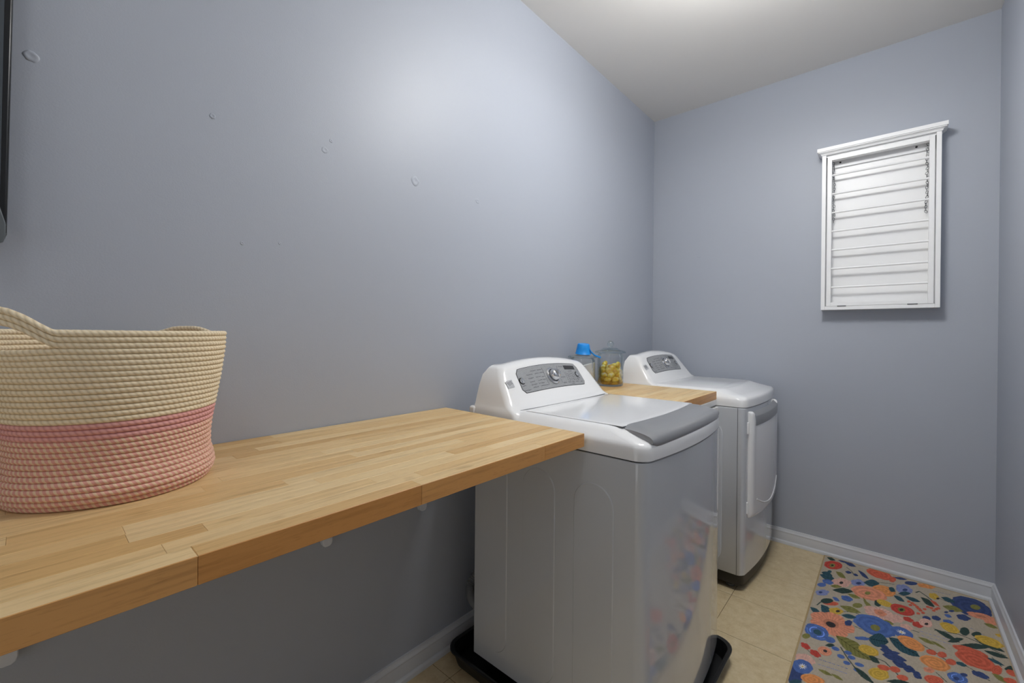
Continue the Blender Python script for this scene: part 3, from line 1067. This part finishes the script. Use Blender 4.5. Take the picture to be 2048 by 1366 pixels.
def rope_ring(k, zc, rad, lift, mtl, name, a0=0, a1=360):
    closed = a1 - a0 >= 360
    n = NS if closed else max(8, int(NS * (a1 - a0) / 360))
    seg = 8
    vs_, fs, uvs = [], [], []
    turns = round(2 * PI * rad / .0088)
    ph_ = (k * .37) % 1
    for i in range(n + (0 if closed else 1)):
        a = math.radians(a0 + (a1 - a0) * i / n)
        dz, dr = lift(math.degrees(a))
        # gentle sag and squash so the coils are not perfectly round
        rr_ = rad + dr + .0012 * math.sin(3 * a + k * .15) + .0008 * math.sin(5 * a + 1)
        zz_ = zc + dz + .0006 * math.sin(2 * a + k * .4) * min(k, 6) / 6
        for j in range(seg):
            t = 2 * PI * j / seg
            q = RR * (1 + .05 * math.sin(i * 2.7 + k * 1.3))
            vs_.append((BX + (rr_ + q * math.cos(t)) * math.cos(a), BY + (rr_ + q * math.cos(t)) * math.sin(a), BZ + zz_ + q * math.sin(t)))
    rows = n if closed else n
    nv = n if closed else n + 1
    for i in range(rows):
        for j in range(seg):
            i2, j2 = (i + 1) % nv if closed else i + 1, (j + 1) % seg
            fs.append((i * seg + j, i2 * seg + j, i2 * seg + j2, i * seg + j2))
            u0_, u1_ = turns * (a1 - a0) / 360 * i / n, turns * (a1 - a0) / 360 * (i + 1) / n
            v0_, v1_ = j / seg, (j + 1) / seg
            uvs += [(u0_ + ph_, v0_), (u1_ + ph_, v0_), (u1_ + ph_, v1_), (u0_ + ph_, v1_)]
    ox, oy, oz = bask.location
    me = bpy.data.meshes.new(name)
    me.from_pydata([(x - ox, y - oy, z - oz) for x, y, z in vs_], [], fs)
    uvl = me.uv_layers.new(name='rope')
    uvl.data.foreach_set('uv', np.array(uvs, dtype=np.float32).ravel())
    me.materials.append(mtl)
    me.shade_smooth()
    o = bpy.data.objects.new(name, me)
    C.objects.link(o)
    o.parent = bask
    return o


def hand_lift(amount):
    def f(deg):
        for k, (c, hw) in enumerate(HAND):
            d = abs((deg - c + 180) % 360 - 180)
            if d < hw:
                q = 1 - (d / hw) ** 2
                s = q * q * (3 - 2 * q)
                return amount * (1.0 if k == 0 else .30) * s, (.012 if k == 0 else -.006) * s
        return 0, 0
    return f


def sag(amount):
    def f(deg):
        d = abs((deg - HAND[0][0] + 180) % 360 - 180)
        hw = HAND[0][1]
        return (-amount * (1 - (d / hw) ** 2), 0) if d < hw else (0, 0)
    return f


for k in range(ROWS):
    z = RR + k * RH
    if k >= ROWS - 3:
        lf = hand_lift(.036)
    elif k >= ROWS - 8:
        lf = sag(.005 * (k - ROWS + 9) / 6)
    else:
        lf = lambda d: (0, 0)
    mt_ = m_ropem if k < 12 else m_ropep if k < 15 else m_ropec
    rope_ring(k, z, basket_r(z), lf, mt_, 'rope_coil')
rr = basket_r(RR)
k = 0
while rr > .012:
    rr -= RR * 2 * .95
    rope_ring(0, RR, rr, lambda d: (0, 0), m_ropem, 'base_coil')

# ------------------------------------------------------------------ floral rug
RUG_SHAPES = [("K",2,10618,-1272,376,172,17,-524),("O",0,10582,-1336,114,103,20,-248),("X",0,10582,-1336,47,43,8,-103),("D",3,10467,-563,199,-45,-5,-192),("N",3,11286,-582,245,-58,-12,-235),("N",3,10976,-462,220,12,-2,-143),("N",3,11270,-1600,140,50,0,-175),("N",3,11561,-1659,112,-22,-10,-145),("T",3,10461,-2559,233,-36,-9,-308),("T",3,10516,-2900,329,-47,-11,-355),("T",0,10529,-2201,92,84,14,-165),("O",3,10992,-2177,219,-230,-35,-257),("C",2,12470,-728,499,-58,-43,-534),("C",0,12972,-918,134,122,-1,-307),("N",3,11855,-1361,233,-360,-35,-188),("N",3,13264,-538,263,92,-9,-148),("P",1,11072,-2995,378,243,19,-518),("X",0,11074,-3034,75,68,10,-141),("W",1,11691,-2473,291,110,-6,-416),("N",0,11715,-2505,97,88,6,-143),("B",1,10560,-3393,235,31,-2,-277),("B",2,10369,-3906,157,143,22,-220),("T",3,12199,-2038,299,192,-2,-417),("N",0,13654,-740,240,153,-12,-227),("D",3,11195,-3811,396,258,10,-294),("O",3,10905,-3592,220,142,8,-177),("R",2,12647,-2491,431,48,-41,-548),("S",2,12120,-3224,636,82,-41,-690),("O",0,12078,-3263,110,100,5,-170),("W",1,10466,-4664,254,231,29,-298),("N",0,10401,-4699,63,58,10,-104),("W",1,13378,-1658,306,-65,-67,-541),("N",0,13419,-1698,86,78,-3,-144),("T",3,13391,-2107,228,208,-5,-228),("T",3,12947,-2089,125,-105,-43,-262),("T",3,13194,-2804,188,-151,-39,-223),("T",3,13669,-2468,266,-17,-26,-205),("B",1,11369,-4461,216,34,-10,-286),("B",3,11001,-4856,143,-85,-18,-162),("O",3,11606,-4002,245,-28,-13,-185),("O",0,11771,-4779,170,154,10,-218),("O",3,12134,-4415,176,-304,-42,-168),("O",3,12043,-4207,117,-394,-33,-89),("D",0,12454,-3950,116,-81,-44,-281),("Y",2,12699,-3728,282,-36,-31,-289),("C",0,10848,-5409,271,180,9,-198),("D",0,10706,-5303,213,194,22,-238),("T",3,10743,-6185,210,-355,-87,-331),("T",3,10412,-6540,227,-166,-30,-224),("Y",1,11083,-5931,248,107,2,-319),("X",0,11143,-5898,71,64,8,-103),("O",3,11548,-5343,372,14,-16,-267),("K",2,13281,-3827,397,-5,-58,-488),("O",0,13261,-3845,124,51,-17,-232),("X",0,13261,-3845,67,62,-2,-123),("C",0,13519,-2807,66,8,-12,-114),("C",0,13637,-2876,66,8,-12,-113),("C",0,13789,-3085,64,9,-13,-110),("C",0,13896,-3324,64,9,-13,-107),("C",0,13714,-2981,64,8,-13,-111),("C",0,13843,-3205,64,9,-13,-109),("C",0,13966,-3480,63,9,-13,-106),("C",0,14152,-2755,63,8,-15,-112),("C",0,14267,-2764,63,8,-15,-111),("C",0,14421,-2737,62,8,-15,-110),("C",0,14333,-2950,62,9,-15,-109),("C",0,13807,-3679,62,9,-13,-105),("C",0,14041,-3081,63,8,-14,-110),("C",0,13572,-3110,65,9,-13,-111),("C",0,14506,-2569,63,7,-15,-112),("D",3,14174,-2271,221,-291,-61,-267),("C",3,14414,-2171,146,-198,-35,-146),("Y",1,14414,-1450,177,-41,-54,-348),("X",0,14546,-1575,58,53,-6,-102),("N",2,15627,-1416,600,-146,-186,-958),("O",0,15766,-1313,156,13,-45,-259),("T",3,14891,-1382,235,-56,-40,-239),("O",3,14986,-2168,331,36,-46,-299),("N",0,14928,-2443,99,90,-9,-118),("N",0,14741,-2723,71,65,-8,-104),("N",1,15269,-2727,215,27,-51,-308),("N",0,14062,-3874,129,21,-27,-204),("N",1,14372,-3593,149,23,-32,-230),("B",1,14736,-3573,167,25,-31,-205),("B",3,14775,-3015,119,-20,-29,-166),("S",1,11010,-7101,760,3,-54,-959),("X",0,10997,-7193,167,1,-12,-216),("B",5,10623,-8136,407,-72,-44,-561),("T",0,10643,-8137,132,-23,-16,-202),("B",0,11074,-8330,161,8,-14,-222),("P",1,12588,-4838,619,-51,-59,-550),("P",1,13095,-4750,250,-22,-42,-330),("P",1,13388,-5246,206,-14,-35,-251),("S",1,12548,-4766,223,-19,-31,-291),("O",0,12806,-5373,186,-11,-19,-159),("B",2,12374,-6016,668,-24,-82,-782),("O",0,12416,-6175,149,-5,-28,-263),("T",3,11543,-5999,258,112,-2,-209),("B",4,13232,-5793,354,-16,-55,-401),("K",1,13460,-4524,175,-17,-31,-221),("K",1,13751,-4718,184,-17,-38,-259),("P",2,14023,-4321,203,-22,-58,-372),("X",0,14038,-4388,61,55,-4,-104),("Y",2,14754,-4057,279,-124,-74,-358),("D",0,15195,-3949,132,-17,-72,-368),("D",0,15539,-3875,154,140,-24,-226),("D",3,15819,-4438,407,-153,-55,-223),("Y",2,15853,-4141,375,-47,-82,-373),("D",3,15401,-4902,438,299,-30,-233),("D",3,14857,-4952,258,344,-3,-179),("D",3,14614,-4805,368,-222,-41,-185),("T",6,12525,-7062,317,148,-28,-527),("T",6,13286,-6858,449,-303,-94,-431),("R",2,13504,-6399,382,-112,-76,-424),("O",6,11782,-8261,566,-386,-88,-453),("Y",2,12259,-8042,303,12,-36,-329),("D",3,12428,-8504,169,-118,-39,-178),("N",3,12796,-7599,220,56,-20,-211),("N",3,12725,-7408,152,-76,-34,-178),("N",3,13001,-7866,362,96,-29,-272),("N",3,13165,-8152,227,10,-37,-249),("N",3,13390,-8254,192,10,-38,-244),("N",3,13607,-8428,118,-133,-63,-211),("N",3,12934,-7641,241,218,0,-180),("B",0,11282,-8798,121,8,-10,-137),("B",0,11663,-8748,108,7,-12,-134),("B",0,11473,-9165,117,9,-11,-131),("B",0,11783,-8967,115,9,-13,-131),("B",0,11668,-9427,104,10,-12,-126),("B",0,12022,-9223,134,11,-14,-127),("B",0,11987,-9596,113,11,-13,-123),("D",3,11106,-8716,148,133,11,-129),("D",3,12160,-9734,306,-267,-41,-158),("C",2,15189,-5436,462,22,-57,-289),("C",2,15294,-5955,519,-83,-127,-562),("C",2,15811,-6144,106,-75,-106,-364),("R",2,14134,-7199,411,3,-80,-447),("K",1,10395,-9429,167,-54,-22,-198),("K",1,10724,-9637,180,-58,-26,-208),("S",2,10984,-9237,214,18,-18,-296),("X",0,11001,-9221,69,5,-6,-100),("P",1,10479,-10264,324,38,-14,-336),("N",0,10324,-11317,238,214,70,-504),("B",4,10465,-10743,295,39,-17,-422),("R",2,10826,-11222,337,114,-5,-287),("T",3,10386,-11759,188,169,17,-123),("Y",2,12576,-9285,281,85,-36,-379),("C",0,12702,-8800,171,50,-17,-175),("C",0,13013,-8632,145,42,-21,-191),("C",0,13218,-8959,158,47,-23,-184),("C",0,14073,-6528,148,34,-29,-202),("C",0,14373,-6423,133,31,-34,-219),("C",0,14591,-6724,147,35,-38,-230),("S",1,13944,-7829,158,43,-29,-198),("C",2,14042,-8322,247,71,-43,-282),("B",5,14687,-7633,254,7,-70,-341),("N",0,14652,-7701,72,3,-23,-114),("D",3,15937,-5010,331,11,-39,-175),("T",3,15853,-5569,217,-83,-34,-130),("O",3,15835,-6633,189,-128,-49,-168),("N",1,15317,-6885,233,-1,-46,-204),("N",0,14881,-7279,99,26,-21,-117),("D",3,16184,-5732,158,142,-31,-222),("C",0,16192,-5986,126,-46,-54,-194),("C",0,16069,-6564,167,41,-41,-185),("S",1,15865,-2080,459,49,-57,-317),("S",0,16109,-2380,200,24,-45,-236),("O",3,16069,-2718,197,-37,-37,-174),("O",3,13974,-5796,242,-80,-28,-147),("O",3,14313,-5799,220,-146,-22,-96),("O",3,11121,-10525,221,-16,-11,-103),("O",3,11464,-10505,178,-51,-15,-94),("D",3,13088,-9323,312,221,-7,-144),("B",1,12037,-7368,238,163,0,-144),("N",1,11555,-6557,129,116,14,-247),("O",0,10329,-8730,123,111,22,-181),("T",1,14863,-6619,143,-2,-29,-142),("Y",3,16224,-3348,119,-20,-30,-132),("R",1,14192,-561,334,119,-27,-286)]
RUG_LINES = [("D",2,14274,-4687,14988,-4373,15476,-4482,16183,-4870),("D",2,10397,-5991,10492,-5615,10725,-5262),("D",2,11433,-8577,11645,-9051,11878,-9467,12426,-9919),("D",2,12250,-8341,12732,-8387,13123,-8937),("D",2,13786,-6188,14177,-6434,14569,-6807),("D",2.5,13797,-1637,13929,-1389,14162,-1680,14522,-2305),("D",1.5,11284,-5804,11599,-5518,11845,-5512),("D",1.5,14609,-1518,15059,-1702,15291,-2058),("D",1.5,11166,-1085,11377,-1352,11491,-1693),("D",1.5,13549,-4700,13774,-4597),("D",1.5,10475,-9612,10605,-9746,10749,-9697),("D",1.5,14810,-6510,15212,-6759,15529,-7051),("D",1.5,14131,-7808,14381,-8156),("D",1.5,15789,-5347,15975,-5769),("D",1.5,12988,-2561,13281,-2418,13613,-2301),("D",1.5,12151,-1944,12772,-1543,13036,-1439),("D",1.5,11737,-6642,12011,-6688),("D",1.5,13496,-5343,13784,-5322),("W",1.4,13825,-5190,13896,-5182),("W",1.4,13848,-5499,13926,-5484),("B",1.3,10882,-9900,10953,-9884),("W",1.4,10878,-10217,10955,-10194),("B",1.3,15406,-3516,15467,-3519),("B",1.3,14404,-893,14460,-906),("W",1.4,13953,-5178,14024,-5171),("W",1.4,13974,-5486,14051,-5472),("B",1.3,11011,-9879,11082,-9862),("W",1.4,11005,-10195,11081,-10172),("B",1.3,15501,-3585,15561,-3588),("B",1.3,14494,-875,14550,-888),("W",1.4,14080,-5167,14151,-5160),("W",1.4,14100,-5474,14176,-5459),("B",1.3,11139,-9857,11209,-9841),("W",1.4,11131,-10172,11207,-10149),("B",1.3,15595,-3654,15655,-3656),("B",1.3,14585,-857,14640,-870),("W",1.4,14206,-5156,14276,-5148),("W",1.4,14224,-5461,14300,-5447),("B",1.3,11266,-9836,11335,-9820),("W",1.4,11256,-10150,11331,-10127),("B",1.3,15688,-3721,15747,-3724),("B",1.3,14674,-839,14730,-852),("W",1.4,14332,-5144,14401,-5137),("W",1.4,14348,-5449,14423,-5435),("B",1.3,11392,-9815,11461,-9799),("W",1.4,11380,-10128,11455,-10105),("B",1.3,15780,-3788,15838,-3790),("B",1.3,14764,-821,14819,-834),("W",1.4,14456,-5133,14524,-5126),("W",1.4,14470,-5437,14545,-5422),("B",1.3,11516,-9794,11585,-9778),("W",1.4,11503,-10106,11577,-10083),("B",1.3,15870,-3853,15928,-3856),("B",1.3,14853,-803,14908,-816),("W",1.4,14579,-5122,14647,-5115),("W",1.4,14591,-5425,14665,-5410),("B",1.3,11640,-9773,11708,-9757),("W",1.4,11625,-10084,11699,-10062),("B",1.3,15960,-3918,16017,-3920),("B",1.3,14942,-785,14996,-798)]

PAL = {'C': (222, 100, 70), 'S': (240, 156, 122), 'P': (236, 186, 170), 'N': (48, 70, 124), 'B': (78, 112, 182), 'T': (36, 84, 98), 'D': (36, 66, 60), 'O': (138, 136, 66),
       'Y': (222, 182, 66), 'R': (240, 156, 88), 'K': (206, 66, 52), 'W': (140, 152, 204), 'X': (40, 34, 38)}
GX0_, GX1_, GY0_, GY1_ = 1.0175, 1.6265, -1.83, -.036
nx, ny = 300, 880
gx = np.linspace(GX0_, GX1_, nx)
gy = np.linspace(GY0_, GY1_, ny)
XX, YY = np.meshgrid(gx, gy)
rs = np.random.RandomState(4)


def vnoise(fx, fy, seed):
    r_ = np.random.RandomState(seed)
    g = r_.rand(int((GY1_ - GY0_) * fy) + 3, int((GX1_ - GX0_) * fx) + 3)
    u, v = (XX - GX0_) * fx, (YY - GY0_) * fy
    i, j = u.astype(int), v.astype(int)
    a, b = u - i, v - j
    return (g[j, i] * (1 - a) + g[j, i + 1] * a) * (1 - b) + (g[j + 1, i] * (1 - a) + g[j + 1, i + 1] * a) * b


N1, N2, N3 = vnoise(60, 60, 1), vnoise(220, 90, 2), vnoise(25, 25, 3)
IMG = np.empty((ny, nx, 3))
IMG[:] = lin((188, 176, 158))[:3]
IMG *= (.90 + .12 * N2)[..., None]
LC = {k_: np.array(lin(v)[:3]) * .82 + .030 for k_, v in PAL.items()}


def paint_line(c, wd, pts):
    for (x0, y0), (x1, y1) in zip(pts, pts[1:]):
        dx, dy = x1 - x0, y1 - y0
        t = np.clip(((XX - x0) * dx + (YY - y0) * dy) / (dx * dx + dy * dy + 1e-12), 0, 1)
        d = np.hypot(XX - x0 - t * dx, YY - y0 - t * dy)
        IMG[d < .0011 * wd] = LC[c]


def paint_shape(c, kind, o, p, q):
    det = p[0] * q[1] - p[1] * q[0]
    ux, uy = XX - o[0], YY - o[1]
    a = (ux * q[1] - uy * q[0]) / det
    b = (p[0] * uy - p[1] * ux) / det
    r = np.hypot(a, b)
    th = np.arctan2(b, a)
    edge = 1 + .16 * (N1 - .5)
    col = LC[c] * 1.0
    if kind == 1:
        edge = edge * (.80 + .20 * np.abs(np.cos(th * 2.5 + .6)) ** .6)
        ms = r < edge
        sh = .82 + .3 * N2 + .12 * np.sin(th * 26 + 3 * N3)
        if c == 'S':
            sh = sh * (1 - .22 * (r < .35))
    elif kind == 2:
        ms = r < edge
        sh = .80 + .22 * N2 + .20 * (np.sin((r + .12 * N3) * 17 + th * .8) > .1)
    elif kind == 3:
        ms = (np.abs(b) < (1 - np.abs(a) ** 1.7) * edge) & (np.abs(a) < 1)
        sh = .80 + .35 * N2 - .22 * (np.abs(b) < .10)
    elif kind == 6:
        ms = (np.abs(b) < (1 - np.abs(a) ** 1.8) * edge) & (np.abs(a) < 1)
        sh = .85 + .2 * N2 - .40 * (np.abs(b) < .06) - .32 * (np.sin((a - np.abs(b) * .35) * 26) > .75)
    elif kind == 5:
        ms = r < edge
        sh = .85 + .25 * N2 + 1.5 * ((r > .52) & (r < .62) & (np.sin(th * 2 + 1) > -.5)) + .7 * ((r > .78) & (r < .85) & (np.sin(th * 3) > 0))
    else:
        ms = r < edge
        sh = .84 + .30 * N2
    IMG[ms] = (np.broadcast_to(col, IMG.shape) * sh[..., None])[ms]
    if kind == 4:
        st = (r < .42 * (.45 + .55 * np.abs(np.cos(th * 5)) ** 3))
        IMG[st] = lin((236, 232, 226))[:3]
        IMG[r < .10] = LC['Y']


for rep in (1, 0):                     # the print repeats along the runner, out of frame
    off = -1.19 * rep
    for c, wd, *pp in RUG_LINES:
        pts = [(pp[i] / 1e4, pp[i + 1] / 1e4 + off) for i in range(0, len(pp), 2)]
        paint_line(c, wd, pts)
    for c, kd, a, b, d, e, g, h in RUG_SHAPES:
        paint_shape(c, kd, (a / 1e4, b / 1e4 + off), (d / 1e4, e / 1e4), (g / 1e4, h / 1e4))
rug = thing('floor_rug', (1.322, -.93, 0), 'cream runner rug with multicoloured floral print on the beige tiles by the back wall', 'rug')
me = bpy.data.meshes.new('printed_pile')
nv = nx * ny
co = np.empty((nv, 3), np.float32)
co[:, 0] = XX.ravel() - 1.322
co[:, 1] = YY.ravel() + .93
co[:, 2] = .0055 + .0006 * (N3.ravel() - .5)
ii = np.arange(nv).reshape(ny, nx)
qd = np.stack([ii[:-1, :-1], ii[:-1, 1:], ii[1:, 1:], ii[1:, :-1]], -1).reshape(-1, 4)
me.vertices.add(nv)
me.vertices.foreach_set('co', co.ravel())
me.loops.add(qd.size)
me.loops.foreach_set('vertex_index', qd.ravel().astype(np.int32))
me.polygons.add(len(qd))
me.polygons.foreach_set('loop_start', (np.arange(len(qd)) * 4).astype(np.int32))
me.update(calc_edges=True)
cattr = me.color_attributes.new('print', 'FLOAT_COLOR', 'POINT')
cattr.data.foreach_set('color', np.concatenate([np.clip(IMG.reshape(-1, 3), 0, 1), np.ones((nv, 1))], 1).astype(np.float32).ravel())
me.materials.append(m_rug)
me.shade_smooth()
o = bpy.data.objects.new('printed_pile', me)
C.objects.link(o)
o.parent = rug
bx('backing', m_bind, rug, GX0_ - .003, GX1_ + .003, GY0_ - .003, GY1_ + .003, .0004, .0046)
for nm, a in (('binding', (GX0_ - .005, GX0_ + .001, GY0_ - .005, GY1_ + .005)), ('binding', (GX1_ - .001, GX1_ + .005, GY0_ - .005, GY1_ + .005)),
              ('binding', (GX0_ - .005, GX1_ + .005, GY1_ - .001, GY1_ + .005)), ('binding', (GX0_ - .005, GX1_ + .005, GY0_ - .005, GY0_ + .001))):
    bx(nm, m_bind, rug, *a, .0003, .0066, .0015)
